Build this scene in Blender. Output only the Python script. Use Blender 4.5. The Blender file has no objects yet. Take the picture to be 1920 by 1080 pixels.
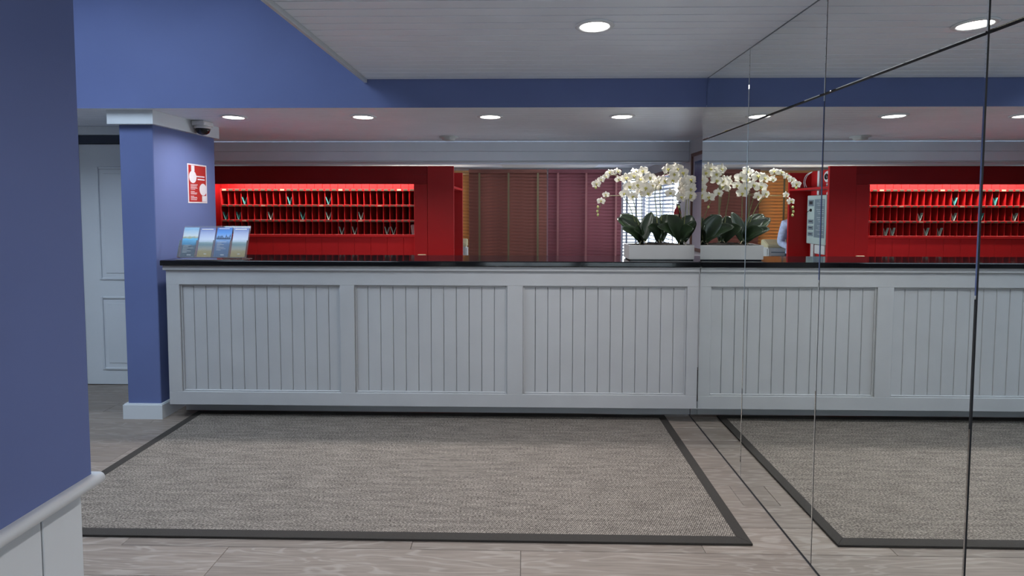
import bpy, bmesh, math, random
from mathutils import Vector, Matrix, Quaternion
random.seed(7)
S = bpy.context.scene
C = S.collection

# ------------------------------------------------------------------ camera
FPX, CYPX, PITCH, YAW, ROLL = 1000.0, 440.4, .0496, -.0195, .0015
CAM = Vector((-1.176, -3.5441, 1.4502))
def _cam_axes():
    fx = Vector((math.sin(YAW), math.cos(YAW), 0)); rx = Vector((math.cos(YAW), -math.sin(YAW), 0)); up = Vector((0, 0, 1))
    F = fx*math.cos(PITCH) - up*math.sin(PITCH); U = up*math.cos(PITCH) + fx*math.sin(PITCH)
    R = rx*math.cos(ROLL) + U*math.sin(ROLL); U2 = U*math.cos(ROLL) - rx*math.sin(ROLL)
    return F, R, U2
CF, CR, CU = _cam_axes()
cd = bpy.data.cameras.new('camera'); cam = bpy.data.objects.new('camera', cd); C.objects.link(cam)
cd.sensor_width = 36; cd.lens = 36*FPX/1920; cd.shift_y = (CYPX-540)/1920; cd.clip_start = .02
m = Matrix((CR, CU, -CF)).transposed().to_4x4(); m.translation = CAM
cam.matrix_world = m
S.camera = cam
def at(u, v, X=None, Y=None, Z=None):          # photo pixel -> point on a known plane
    d = CF + CR*((u-960)/FPX) - CU*((v-CYPX)/FPX)
    for i, k in enumerate((X, Y, Z)):
        if k is not None:
            return CAM + d*((k-CAM[i])/d[i])

# ------------------------------------------------------------------ world, exposure, large lights
W = bpy.data.worlds.new('daylight'); S.world = W; W.use_nodes = True
bg = W.node_tree.nodes['Background']; bg.inputs[0].default_value = (.80, .90, 1, 1); bg.inputs[1].default_value = 3.0
S.view_settings.view_transform = 'Standard'; S.view_settings.look = 'None'
S.view_settings.gamma = 1; S.view_settings.use_curve_mapping = False
S.view_settings.exposure = 0.33
def area(name, loc, target, sx, sy, power, col, spread=math.pi):
    l = bpy.data.lights.new(name, 'AREA'); l.shape = 'RECTANGLE'; l.size = sx; l.size_y = sy
    l.energy = power; l.color = col; l.spread = spread
    o = bpy.data.objects.new(name, l); C.objects.link(o); o.location = loc
    o.rotation_euler = (Vector(target)-Vector(loc)).to_track_quat('-Z', 'Y').to_euler()
    return o
# daylight through the glazed entrance behind the photographer and through the roof window of the side passage
area('window_daylight', (-1.05, -7.35, 1.25), (-1.05, 0, 1.2), 1.7, 1.9, 3, (.74, .87, 1))
area('roof_window_daylight', (-3.9, -1.75, 3.07), (-3.9, -1.75, 0), 2.2, 1.7, 44, (.66, .81, 1))
# bright daylight outside the office windows
area('window_daylight', (.66, 2.72, 1.32), (0, 2.72, 1.32), 1.4, 1.1, 60, (.82, .90, 1))
area('window_daylight', (-2.45, 3.66, 1.32), (-2.45, 0, 1.32), 1.05, 1.1, 40, (1, .93, .80))
area('window_daylight', (-.70, 3.66, 1.32), (-.70, 0, 1.32), 2.2, 1.1, 28, (.86, .92, 1))

# ------------------------------------------------------------------ materials
MATS = {}
def nodes(name):
    mt = bpy.data.materials.new(name); mt.use_nodes = True; nt = mt.node_tree
    return mt, nt, nt.nodes['Principled BSDF']
def mat(name, col, rough=.5, metal=0, spec=.5, noise=.04, scale=6, bump=0, bscale=80, emit=None, estr=0, coat=0, alpha=1, trans=0, stretch=None):
    if name in MATS: return MATS[name]
    mt, nt, b = nodes(name)
    b.inputs['Roughness'].default_value = rough; b.inputs['Metallic'].default_value = metal
    b.inputs['Specular IOR Level'].default_value = spec; b.inputs['Coat Weight'].default_value = coat
    tc = nt.nodes.new('ShaderNodeTexCoord'); src = tc.outputs['Object']
    if stretch:
        mp = nt.nodes.new('ShaderNodeMapping'); mp.inputs['Scale'].default_value = stretch
        nt.links.new(src, mp.inputs[0]); src = mp.outputs[0]
    n = nt.nodes.new('ShaderNodeTexNoise'); n.inputs['Scale'].default_value = scale; n.inputs['Detail'].default_value = 4
    nt.links.new(src, n.inputs['Vector'])
    r = nt.nodes.new('ShaderNodeValToRGB')
    r.color_ramp.elements[0].position = .3; r.color_ramp.elements[1].position = .7
    r.color_ramp.elements[0].color = (*[max(0, c*(1-noise*2)) for c in col], 1)
    r.color_ramp.elements[1].color = (*[min(1, c*(1+noise)) for c in col], 1)
    nt.links.new(n.outputs['Fac'], r.inputs[0]); nt.links.new(r.outputs[0], b.inputs['Base Color'])
    if bump:
        n2 = nt.nodes.new('ShaderNodeTexNoise'); n2.inputs['Scale'].default_value = bscale
        nt.links.new(src, n2.inputs['Vector'])
        bp = nt.nodes.new('ShaderNodeBump'); bp.inputs['Strength'].default_value = bump; bp.inputs['Distance'].default_value = .002
        nt.links.new(n2.outputs['Fac'], bp.inputs['Height']); nt.links.new(bp.outputs[0], b.inputs['Normal'])
    if emit:
        b.inputs['Emission Color'].default_value = (*emit, 1); b.inputs['Emission Strength'].default_value = estr
    if trans:
        tr = nt.nodes.new('ShaderNodeBsdfTranslucent'); mx = nt.nodes.new('ShaderNodeMixShader'); mx.inputs[0].default_value = trans
        nt.links.new(r.outputs[0], tr.inputs[0]); nt.links.new(b.outputs[0], mx.inputs[1]); nt.links.new(tr.outputs[0], mx.inputs[2])
        nt.links.new(mx.outputs[0], nt.nodes['Material Output'].inputs[0])
    MATS[name] = mt; return mt
def glass(name, tint=(1, 1, 1), amt=.5, rough=0.0, haze=0):
    mt = bpy.data.materials.new(name); mt.use_nodes = True; nt = mt.node_tree; nt.nodes.clear()
    o = nt.nodes.new('ShaderNodeOutputMaterial'); t = nt.nodes.new('ShaderNodeBsdfTransparent'); t.inputs[0].default_value = (*tint, 1)
    g = nt.nodes.new('ShaderNodeBsdfGlossy'); g.inputs['Roughness'].default_value = rough; g.inputs[0].default_value = (1, 1, 1, 1)
    fr = nt.nodes.new('ShaderNodeFresnel'); fr.inputs[0].default_value = 1.4
    mlt = nt.nodes.new('ShaderNodeMath'); mlt.operation = 'MULTIPLY'; mlt.inputs[1].default_value = amt
    mx = nt.nodes.new('ShaderNodeMixShader')
    nt.links.new(fr.outputs[0], mlt.inputs[0]); nt.links.new(mlt.outputs[0], mx.inputs[0])
    nt.links.new(t.outputs[0], mx.inputs[1]); nt.links.new(g.outputs[0], mx.inputs[2]); nt.links.new(mx.outputs[0], o.inputs[0])
    if haze:
        df = nt.nodes.new('ShaderNodeBsdfDiffuse'); df.inputs[0].default_value = (.85, .88, .9, 1); m2 = nt.nodes.new('ShaderNodeMixShader'); m2.inputs[0].default_value = haze
        nt.links.new(mx.outputs[0], m2.inputs[1]); nt.links.new(df.outputs[0], m2.inputs[2]); nt.links.new(m2.outputs[0], o.inputs[0])
    return mt
M = {}
M['blue'] = mat('blue_paint', (.118, .153, .325), .6, spec=.25, noise=.03, scale=2, bump=.05, bscale=120)
M['white'] = mat('white_paint', (.62, .65, .68), .38, noise=.02, scale=3, bump=.03, bscale=90)
M['deskwhite'] = mat('desk_white_paint', (.44, .447, .46), .45, noise=.02, scale=4, bump=.04, bscale=60)
M['ceil'] = mat('ceiling_white_paint', (.86, .905, .985), .45, noise=.02, scale=3, bump=.04, bscale=70)
M['gap'] = mat('joint_shadow_gap', (.05, .05, .055), .9)
M['navy'] = mat('navy_trim', (.012, .018, .04), .5)
M['granite'] = mat('black_granite', (.006, .006, .008), .08, spec=.35, noise=.5, scale=300)
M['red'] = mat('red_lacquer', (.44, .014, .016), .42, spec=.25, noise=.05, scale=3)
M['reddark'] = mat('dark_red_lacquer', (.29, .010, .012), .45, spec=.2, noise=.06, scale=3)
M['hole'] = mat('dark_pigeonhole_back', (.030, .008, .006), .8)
M['rugb'] = mat('rug_border_cloth', (.030, .025, .021), .85, noise=.1, scale=200, bump=.4, bscale=700)
M['metal'] = mat('brushed_steel', (.5, .5, .52), .35, metal=1)
M['blackplastic'] = mat('black_plastic', (.012, .012, .014), .25)
M['whiteplastic'] = mat('white_plastic', (.62, .63, .62), .35)
M['ring'] = mat('white_lamp_ring', (.74, .75, .78), .4)
M['cream'] = mat('cream_plastic', (.62, .56, .36), .45)
M['backing'] = mat('mirror_backing', (.012, .014, .018), .6)
M['lamp'] = mat('lamp_diffuser', (.9, .9, .9), .5, emit=(1, .95, .88), estr=9)
M['ledstrip'] = mat('led_strip_diffuser', (.9, .9, .9), .5, emit=(1, .80, .74), estr=6)
M['orange'] = mat('orange_wood_slat', (.47, .25, .10), .5, noise=.15, scale=30, trans=.20, stretch=(.2, 1, 1))
M['brown'] = mat('brown_wood_slat', (.21, .080, .062), .5, spec=.25, noise=.15, scale=30, stretch=(.2, 1, 1))
M['mauve'] = mat('mauve_wood_slat', (.185, .058, .070), .5, spec=.25, noise=.12, scale=30, stretch=(.2, 1, 1))
M['greyslat'] = mat('grey_metal_slat', (.085, .09, .13), .5, noise=.05)
M['tape_olive'] = mat('olive_ladder_tape', (.17, .14, .075), .8)
M['tape_mauve'] = mat('mauve_ladder_tape', (.26, .10, .10), .8)
M['soil'] = mat('potting_bark', (.018, .013, .010), .95, noise=.4, scale=120, bump=1, bscale=90)
M['leaf'] = mat('orchid_leaf', (.022, .040, .018), .32, noise=.25, scale=14, trans=.08)
M['stem'] = mat('orchid_stem', (.16, .17, .06), .5, noise=.2, scale=30)
M['petal'] = mat('cream_petal', (.80, .77, .68), .55, noise=.06, scale=40, trans=.28)
M['lip'] = mat('yellow_green_lip', (.55, .50, .12), .5, noise=.2, scale=80)
M['bud'] = mat('green_bud', (.42, .44, .16), .5)
M['root'] = mat('pale_root', (.42, .36, .24), .7)
M['planter'] = mat('planter_white_laminate', (.42, .42, .42), .35, noise=.02)
M['teal'] = mat('teal_card', (.10, .42, .40), .5)
M['tealpale'] = mat('pale_teal_card', (.45, .62, .56), .5)
M['paper'] = mat('white_paper', (.75, .75, .74), .7)
M['tagdark'] = mat('dark_green_tag', (.055, .075, .045), .5)
M['taglight'] = mat('cream_tag', (.36, .30, .20), .5)
M['posterred'] = mat('poster_red_print', (.40, .022, .018), .4)
M['posterpale'] = mat('poster_pale_print', (.66, .64, .68), .4)
M['panelgrey'] = mat('panel_grey_green', (.42, .50, .47), .4)
M['screen'] = mat('panel_dark_grey', (.17, .22, .25), .3)
M['print'] = mat('black_print', (.02, .022, .025), .5)
M['printgrey'] = mat('pale_grey_print', (.50, .54, .55), .5)
M['frame'] = mat('brown_wood_frame', (.15, .075, .055), .5)
M['glossblue'] = mat('blue_print', (.05, .11, .30), .2)
M['matpale'] = mat('pale_mat_board', (.50, .52, .62), .3)
M['extred'] = mat('extinguisher_red', (.5, .012, .02), .3)
M['skin'] = mat('skin', (.50, .27, .18), .55)
M['shirt'] = mat('pale_blue_shirt', (.52, .58, .80), .8, noise=.14, scale=28, bump=.3, bscale=40)
M['trousers'] = mat('navy_trousers', (.015, .018, .035), .8)
M['hair'] = mat('dark_hair', (.02, .014, .010), .6)
M['beige'] = mat('beige_laminate', (.50, .40, .22), .5)
M['window_frame'] = mat('window_frame_paint', (.30, .30, .34), .5)
M['acrylic'] = glass('clear_acrylic', (.93, .95, .96), 1.8, .03, .05)
M['pane'] = glass('window_glass', (.95, .97, .97), .8)
def mirror_mat():
    mt, nt, b = nodes('silvered_mirror')
    b.inputs['Base Color'].default_value = (.91, .945, .935, 1); b.inputs['Metallic'].default_value = 1; b.inputs['Roughness'].default_value = 0.0
    return mt
M['mirror'] = mirror_mat()
def wood_mat():
    mt, nt, b = nodes('greyed_oak_plank'); L = nt.links.new; N = nt.nodes.new
    tc = N('ShaderNodeTexCoord'); oi = N('ShaderNodeObjectInfo')
    off = N('ShaderNodeVectorMath'); off.operation = 'SCALE'; off.inputs[0].default_value = (13, 29, 7); L(oi.outputs['Random'], off.inputs['Scale'])
    ad = N('ShaderNodeVectorMath'); L(tc.outputs['Object'], ad.inputs[0]); L(off.outputs[0], ad.inputs[1])
    mp = N('ShaderNodeMapping'); mp.inputs['Scale'].default_value = (1.1, 9, 9); L(ad.outputs[0], mp.inputs[0])
    n1 = N('ShaderNodeTexNoise'); n1.inputs['Scale'].default_value = 1.2; n1.inputs['Detail'].default_value = 3; n1.inputs['Distortion'].default_value = .7; L(mp.outputs[0], n1.inputs['Vector'])
    rg = N('ShaderNodeMath'); rg.operation = 'MULTIPLY'; rg.inputs[1].default_value = 55; L(n1.outputs['Fac'], rg.inputs[0])
    sn = N('ShaderNodeMath'); sn.operation = 'SINE'; L(rg.outputs[0], sn.inputs[0])
    mp2 = N('ShaderNodeMapping'); mp2.inputs['Scale'].default_value = (4, 90, 90); L(ad.outputs[0], mp2.inputs[0])
    n2 = N('ShaderNodeTexNoise'); n2.inputs['Scale'].default_value = 1.5; n2.inputs['Detail'].default_value = 5; L(mp2.outputs[0], n2.inputs['Vector'])
    r1 = N('ShaderNodeValToRGB'); r1.color_ramp.elements[0].position = .25; r1.color_ramp.elements[1].position = .75
    r1.color_ramp.elements[0].color = (.150, .119, .099, 1); r1.color_ramp.elements[1].color = (.265, .220, .188, 1); L(n2.outputs['Fac'], r1.inputs[0])
    mr = N('ShaderNodeMapRange'); mr.inputs[1].default_value = .5; mr.inputs[2].default_value = 1; mr.inputs[3].default_value = 0; mr.inputs[4].default_value = .42; L(sn.outputs[0], mr.inputs[0])
    mx = N('ShaderNodeMix'); mx.data_type = 'RGBA'; mx.inputs['B'].default_value = (.36, .32, .285, 1)
    L(mr.outputs[0], mx.inputs['Factor']); L(r1.outputs[0], mx.inputs['A'])
    hs = N('ShaderNodeHueSaturation'); v = N('ShaderNodeMapRange'); v.inputs[3].default_value = .84; v.inputs[4].default_value = 1.14; L(oi.outputs['Random'], v.inputs[0]); L(v.outputs[0], hs.inputs['Value'])
    L(mx.outputs['Result'], hs.inputs['Color']); L(hs.outputs[0], b.inputs['Base Color'])
    b.inputs['Roughness'].default_value = .42
    bp = N('ShaderNodeBump'); bp.inputs['Strength'].default_value = .15; bp.inputs['Distance'].default_value = .001; L(n2.outputs['Fac'], bp.inputs['Height']); L(bp.outputs[0], b.inputs['Normal'])
    return mt
M['wood'] = wood_mat()
def rug_mat():
    mt, nt, b = nodes('woven_grey_sisal'); L = nt.links.new; N = nt.nodes.new
    tc = N('ShaderNodeTexCoord')
    mp = N('ShaderNodeMapping'); mp.inputs['Scale'].default_value = (95, 210, 1); L(tc.outputs['Object'], mp.inputs[0])
    n1 = N('ShaderNodeTexNoise'); n1.inputs['Scale'].default_value = 1.0; n1.inputs['Detail'].default_value = 2; L(mp.outputs[0], n1.inputs['Vector'])
    mp2 = N('ShaderNodeMapping'); mp2.inputs['Scale'].default_value = (1, 1, 1); mp2.inputs['Rotation'].default_value = (0, 0, .55); L(tc.outputs['Object'], mp2.inputs[0])
    wv = N('ShaderNodeTexWave'); wv.inputs['Scale'].default_value = 38; wv.inputs['Distortion'].default_value = 1.2; wv.inputs['Detail'].default_value = 1; wv.inputs['Detail Scale'].default_value = 3; L(mp2.outputs[0], wv.inputs['Vector'])
    mp3 = N('ShaderNodeMapping'); mp3.inputs['Scale'].default_value = (6, 40, 1); L(tc.outputs['Object'], mp3.inputs[0])
    n3 = N('ShaderNodeTexNoise'); n3.inputs['Scale'].default_value = 1; n3.inputs['Detail'].default_value = 3; L(mp3.outputs[0], n3.inputs['Vector'])
    a = N('ShaderNodeMath'); a.operation = 'MULTIPLY_ADD'; a.inputs[1].default_value = .22; L(wv.outputs['Fac'], a.inputs[0]); L(n1.outputs['Fac'], a.inputs[2])
    a2 = N('ShaderNodeMath'); a2.operation = 'MULTIPLY_ADD'; a2.inputs[1].default_value = .30; L(n3.outputs['Fac'], a2.inputs[0]); L(a.outputs[0], a2.inputs[2])
    r = N('ShaderNodeValToRGB'); e = r.color_ramp.elements
    e[0].position = .52; e[0].color = (.050, .043, .038, 1); e[1].position = 1.0; e[1].color = (.375, .330, .288, 1)
    x = e.new(.76); x.color = (.163, .142, .124, 1)
    L(a2.outputs[0], r.inputs[0]); L(r.outputs[0], b.inputs['Base Color']); b.inputs['Roughness'].default_value = .95; b.inputs['Specular IOR Level'].default_value = .1
    bp = N('ShaderNodeBump'); bp.inputs['Strength'].default_value = .7; bp.inputs['Distance'].default_value = .003; L(a2.outputs[0], bp.inputs['Height']); L(bp.outputs[0], b.inputs['Normal'])
    return mt
M['rug'] = rug_mat()
def ramp_mat(name, stops, axis='Z', wob=.05):
    mt, nt, b = nodes(name); L = nt.links.new; N = nt.nodes.new
    tc = N('ShaderNodeTexCoord'); sp = N('ShaderNodeSeparateXYZ'); L(tc.outputs['Generated'], sp.inputs[0])
    n = N('ShaderNodeTexNoise'); n.inputs['Scale'].default_value = 5; n.inputs['Detail'].default_value = 4
    mp = N('ShaderNodeMapping'); mp.inputs['Scale'].default_value = (1, 1, 3); L(tc.outputs['Generated'], mp.inputs[0]); L(mp.outputs[0], n.inputs['Vector'])
    a = N('ShaderNodeMath'); a.operation = 'MULTIPLY_ADD'; a.inputs[1].default_value = wob; L(n.outputs['Fac'], a.inputs[0]); L(sp.outputs[axis], a.inputs[2])
    r = N('ShaderNodeValToRGB'); cr = r.color_ramp; cr.elements[0].position = stops[0][0]; cr.elements[0].color = (*stops[0][1], 1)
    cr.elements[1].position = stops[-1][0]; cr.elements[1].color = (*stops[-1][1], 1)
    for p, c in stops[1:-1]: cr.elements.new(p).color = (*c, 1)
    L(a.outputs[0], r.inputs[0]); L(r.outputs[0], b.inputs['Base Color']); b.inputs['Roughness'].default_value = .3
    return mt

# ------------------------------------------------------------------ helpers
ROOT = {}
def setp(o, label=None, cat=None, group=None, kind=None):
    if label: o['label'] = label
    if cat: o['category'] = cat
    if group: o['group'] = group
    if kind: o['kind'] = kind
    return o
def thing(name, loc, label, cat, group=None):
    o = bpy.data.objects.new(name, None); C.objects.link(o); o.location = loc; o.empty_display_size = .05
    ROOT[o.name] = Vector(loc); return setp(o, label, cat, group)
def link(name, me, parent=None, mats=None):
    o = bpy.data.objects.new(name, me); C.objects.link(o)
    if parent:
        o.parent = parent
        if parent.name in ROOT: o.location = -ROOT[parent.name]
    return o
def mesh(name, bm, material, parent=None, smooth=False, mods=()):
    me = bpy.data.meshes.new(name); bm.normal_update(); bm.to_mesh(me); bm.free()
    for mm in (material if isinstance(material, (list, tuple)) else [material]): me.materials.append(mm)
    if smooth:
        for p in me.polygons: p.use_smooth = True
    return link(name, me, parent)
def abox(bm, x0, x1, y0, y1, z0, z1):
    v = [bm.verts.new(p) for p in ((x0, y0, z0), (x1, y0, z0), (x1, y1, z0), (x0, y1, z0), (x0, y0, z1), (x1, y0, z1), (x1, y1, z1), (x0, y1, z1))]
    return [bm.faces.new([v[i] for i in f]) for f in ((0, 3, 2, 1), (4, 5, 6, 7), (0, 1, 5, 4), (1, 2, 6, 5), (2, 3, 7, 6), (3, 0, 4, 7))]
def box(name, x0, x1, y0, y1, z0, z1, material, parent=None, bev=0, seg=1):
    bm = bmesh.new(); abox(bm, x0, x1, y0, y1, z0, z1)
    if bev: bmesh.ops.bevel(bm, geom=bm.edges[:], offset=bev, segments=seg, profile=.5, affect='EDGES', clamp_overlap=True)
    return mesh(name, bm, material, parent)
def poly_prism(name, pts, z0, z1, material, parent=None, bev=0):
    bm = bmesh.new(); a = [bm.verts.new((x, y, z0)) for x, y in pts]; b = [bm.verts.new((x, y, z1)) for x, y in pts]
    bm.faces.new(a[::-1]); bm.faces.new(b)
    for i in range(len(pts)): j = (i+1) % len(pts); bm.faces.new((a[i], a[j], b[j], b[i]))
    bmesh.ops.recalc_face_normals(bm, faces=bm.faces)
    if bev: bmesh.ops.bevel(bm, geom=bm.edges[:], offset=bev, segments=2, profile=.5, affect='EDGES', clamp_overlap=True)
    return mesh(name, bm, material, parent)
def alathe(bm, prof, c, axis='Z', n=28, mi=0):
    rings = []
    for r, h in prof:
        ring = []
        for k in range(n):
            a = 2*math.pi*k/n; p = (r*math.cos(a), r*math.sin(a), h)
            if axis == 'X': p = (p[2], p[0], p[1])
            if axis == 'Y': p = (p[0], p[2], p[1])
            ring.append(bm.verts.new(Vector(c)+Vector(p)))
        rings.append(ring)
    for a, b in zip(rings, rings[1:]):
        for k in range(n):
            f = bm.faces.new((a[k], a[(k+1) % n], b[(k+1) % n], b[k])); f.material_index = mi
    for rg, fl in ((rings[0], True), (rings[-1], False)):
        f = bm.faces.new(rg[::-1] if fl else rg); f.material_index = mi
    bmesh.ops.recalc_face_normals(bm, faces=bm.faces)
def lathe(name, prof, c, material, parent=None, axis='Z', n=28, smooth=True):
    bm = bmesh.new(); alathe(bm, prof, c, axis, n); return mesh(name, bm, material, parent, smooth)
def atube(bm, pts, rad, n=8):
    pts = [Vector(p) for p in pts]; rings = []
    for i, p in enumerate(pts):
        t = (pts[min(i+1, len(pts)-1)]-pts[max(i-1, 0)]).normalized()
        up = Vector((0, 0, 1)) if abs(t.z) < .9 else Vector((1, 0, 0))
        a = t.cross(up).normalized(); b = t.cross(a)
        r = rad[i] if isinstance(rad, (list, tuple)) else rad
        rings.append([bm.verts.new(p+a*r*math.cos(2*math.pi*k/n)+b*r*math.sin(2*math.pi*k/n)) for k in range(n)])
    for A, B in zip(rings, rings[1:]):
        for k in range(n): bm.faces.new((A[k], A[(k+1) % n], B[(k+1) % n], B[k]))
    bm.faces.new(rings[0][::-1]); bm.faces.new(rings[-1])
    bmesh.ops.recalc_face_normals(bm, faces=bm.faces)
def tube(name, pts, rad, material, parent=None, n=8):
    bm = bmesh.new(); atube(bm, pts, rad, n); return mesh(name, bm, material, parent, True)
def spline(pts, n=8):
    pts = [Vector(p) for p in pts]; out = []
    P = [pts[0]*2-pts[1]]+pts+[pts[-1]*2-pts[-2]]
    for i in range(1, len(P)-2):
        for k in range(n):
            t = k/n; a, b, c, d = P[i-1], P[i], P[i+1], P[i+2]
            out.append(.5*((2*b)+(c-a)*t+(2*a-5*b+4*c-d)*t*t+(3*b-a-3*c+d)*t**3))
    return out+[pts[-1]]
def struct(o, label=None): return setp(o, label, None, None, 'structure')

# ------------------------------------------------------------------ constants of the place (metres; mirror at X=0, desk face at Y=0)
ZL, ZU, ZB = 2.10, 2.281, 1.98          # low ceiling, boarded hall ceiling, office ceiling
YB = -.07                                # face of the blue header over the desk
XR = .43                                 # right wall of the office
YW = 3.45                                # window wall of the office
XC = -2.18                               # left edge of the boarded hall ceiling

# ------------------------------------------------------------------ floor with planks
fl = struct(box('floor', -5.8, .9, -7.6, 3.8, -.06, -.004, M['gap']), 'greyed oak plank floor of the lobby')
pw = .185; row = 0; y = -3.2
while y < 1.2:
    x = -5.7 - (row*.47 % 1.25)
    while x < -.003:
        L_ = 1.25
        xa, xb = max(x, -5.7)+.0008, min(x+L_, -.003)-.0008
        if xb-xa > .05:
            bm = bmesh.new(); abox(bm, 0, xb-xa, 0, pw-.0016, -.004, 0)
            top = [e for e in bm.edges if all(v.co.z > -.001 for v in e.verts)]
            bmesh.ops.bevel(bm, geom=top, offset=.0012, segments=1, affect='EDGES')
            o = mesh('plank', bm, M['wood'], fl); o.location = (xa, y, 0)
        x += L_
    y += pw; row += 1
box('plank_field', -5.7, -.012, -7.5, -3.203, -.004, 0, M['wood'], fl)
box('plank_field', -5.7, .42, 1.25, 3.42, -.004, 0, M['wood'], fl)

# ------------------------------------------------------------------ ceilings
def board_ceiling(name, x0, x1, y0, y1, z, pitch, label, gap=.0042):
    c = struct(box(name, x0, x1, y0, y1, z+.014, z+.10, M['gap']), label)
    y = y1
    while y > y0+.01:
        ya = max(y-pitch, y0)
        bm = bmesh.new(); abox(bm, x0, x1, ya+gap, y-gap, z, z+.0118)
        low = [e for e in bm.edges if all(v.co.z < z+.001 for v in e.verts)]
        bmesh.ops.bevel(bm, geom=low, offset=.0015, segments=1, affect='EDGES')
        mesh('ceiling_board', bm, M['ceil'], c)
        y = ya
    return c
board_ceiling('ceiling', XC, 0.0, -4.6, YB-.002, ZU, .0865, 'white boarded ceiling over the hall')
struct(box('ceiling', XC, 0.0, -7.5, -4.602, ZU, ZU+.1, M['ceil']), 'white ceiling of the hall behind the viewer')
board_ceiling('ceiling', -5.7, XR, YB, 1.66, ZL, .0865, 'low white boarded ceiling over the reception desk', gap=.0012)
struct(box('ceiling', -4.8, XR, 1.762, YW, ZB, ZB+.08, M['ceil']), 'low white office ceiling')
for x0, x1, y0, y1 in ((-5.7, XC-.03, -7.5, -2.7), (-5.7, XC-.03, -.8, YB), (-5.7, -5.1, -2.7, -.8), (-2.7, XC-.03, -2.7, -.8)):
    struct(box('ceiling', x0, x1, y0, y1, 3.1, 3.2, M['ceil']), 'high ceiling of the side passage')
w = struct(box('window_7', -5.1, -2.7, -2.7, -.8, 3.15, 3.16, M['pane']), 'roof window of the side passage')
for x in (-5.1, -3.925, -2.75): box('mullion', x, x+.05, -2.7, -.8, 3.12, 3.19, M['window_frame'], w)
t = struct(box('trim_1', XC-.022, XC-.001, -4.6, YB-.002, ZU-.022, ZU+.03, M['white'], bev=.003), 'thin white trim along the edge of the boarded ceiling')
struct(box('wall_hall_side', XC-.024, XC-.002, -7.5, YB-.003, ZU+.035, 3.1, M['blue']), 'blue upstand above the boarded ceiling edge')

# ------------------------------------------------------------------ walls
struct(box('wall_header', -5.7, XR+.1, YB, YB+.12, ZL+.1002, 3.1, M['blue']), 'blue painted header wall above the reception desk')
struct(box('wall_header', -5.7, 0, YB-.0015, YB-.0002, ZL, ZL+.101, M['blue']), 'lower edge of the blue header wall')
bk = struct(box('wall_bulkhead', -4.8, XR, 1.664, 1.76, 1.905, ZL+.01, M['ceil']), 'white boarded bulkhead above the key rack')
for z0, z1 in ((2.003, 2.094), (1.912, 2.001)):
    box('board', -4.79, XR-.001, 1.652, 1.6638, z0, z1, M['ceil'], bk, bev=.003)
box('lower_lip', -4.79, XR-.001, 1.647, 1.70, 1.896, 1.9115, M['white'], bk, bev=.003)
box('soffit_lip', -4.79, XR-.001, 1.77, 1.80, 1.885, 1.905, M['ceil'], bk, bev=.003)
struct(box('wall_right', .012, XR+.25, -7.5, -.002, 0, 3.1, M['white']), 'wall carrying the mirrors')
struct(box('wall_right', XR, XR+.12, -.002, 2.0, 0, 2.2, M['white']), 'white side wall of the office')
struct(box('wall_right', XR, XR+.12, 2.0, YW, 0, .7, M['white']), 'white wall below the side window')
struct(box('wall_right', XR, XR+.12, 2.0, YW, 1.87, 2.2, M['white']), 'white wall above the side window')
struct(box('wall_office_back', -4.8, XR, YW, YW+.12, 0, .7, M['white']), 'white wall below the office windows')
struct(box('wall_office_back', -4.8, XR, YW, YW+.12, 1.90, 2.1, M['white']), 'white wall above the office windows')
struct(box('wall_office_back', -4.8, -3.0, YW, YW+.12, .7, 1.9, M['white']), 'white wall beside the office windows')
struct(box('wall_office_left', -4.9, -4.8, .80, YW+.12, 0, 2.2, M['white']), 'white left wall of the office')
struct(box('wall_passage', -5.7, -3.93, .74, .80, 0, ZL, M['white']), 'white passage wall with the door')
struct(box('wall_left', -5.8, -5.7, -7.6, .8, 0, 3.1, M['white']), 'far left passage wall')
# back of the hall, with a glazed opening that lets the daylight in
for x0, x1, z0, z1 in ((-5.7, -2.0, 0, 3.1), (-.1, .012, 0, 3.1), (-2.0, -.1, 0, .15), (-2.0, -.1, 2.25, 3.1)):
    struct(box('wall_back', x0, x1, -7.6, -7.5, z0, z1, M['white']), 'wall at the back of the lobby')
for x0, x1, z0, z1 in ((-2.0, -.1, .15, 2.25),):
    w = struct(box('window_1', x0, x1, -7.56, -7.55, z0, z1, M['pane']), 'glazed opening at the back of the lobby')
    for a, b in ((x0, x0+.05), ((x0+x1)/2-.025, (x0+x1)/2+.025), (x1-.05, x1)): box('mullion', a, b, -7.58, -7.53, z0, z1, M['window_frame'], w)
# pillar at the left end of the desk
PX0, PX1, PY0, PY1 = -3.895, -3.665, .025, .745
pl = struct(box('wall_pillar', PX0, PX1, PY0, PY1, .0, ZL, M['blue'], bev=.004), 'blue pillar at the left end of the desk')
bm = bmesh.new(); abox(bm, PX0-.045, PX1+.035, PY0-.045, PY1+.012, 2.007, ZL-.0002)
mesh('trim_cap', bm, M['white'], pl)
bm = bmesh.new(); abox(bm, PX0-.022, PX1+.022, PY0-.022, PY1, 0, .104)
bmesh.ops.bevel(bm, geom=[e for e in bm.edges if all(v.co.z > .1 for v in e.verts)], offset=.006, segments=2, affect='EDGES')
mesh('baseboard', bm, M['white'], pl)
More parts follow.
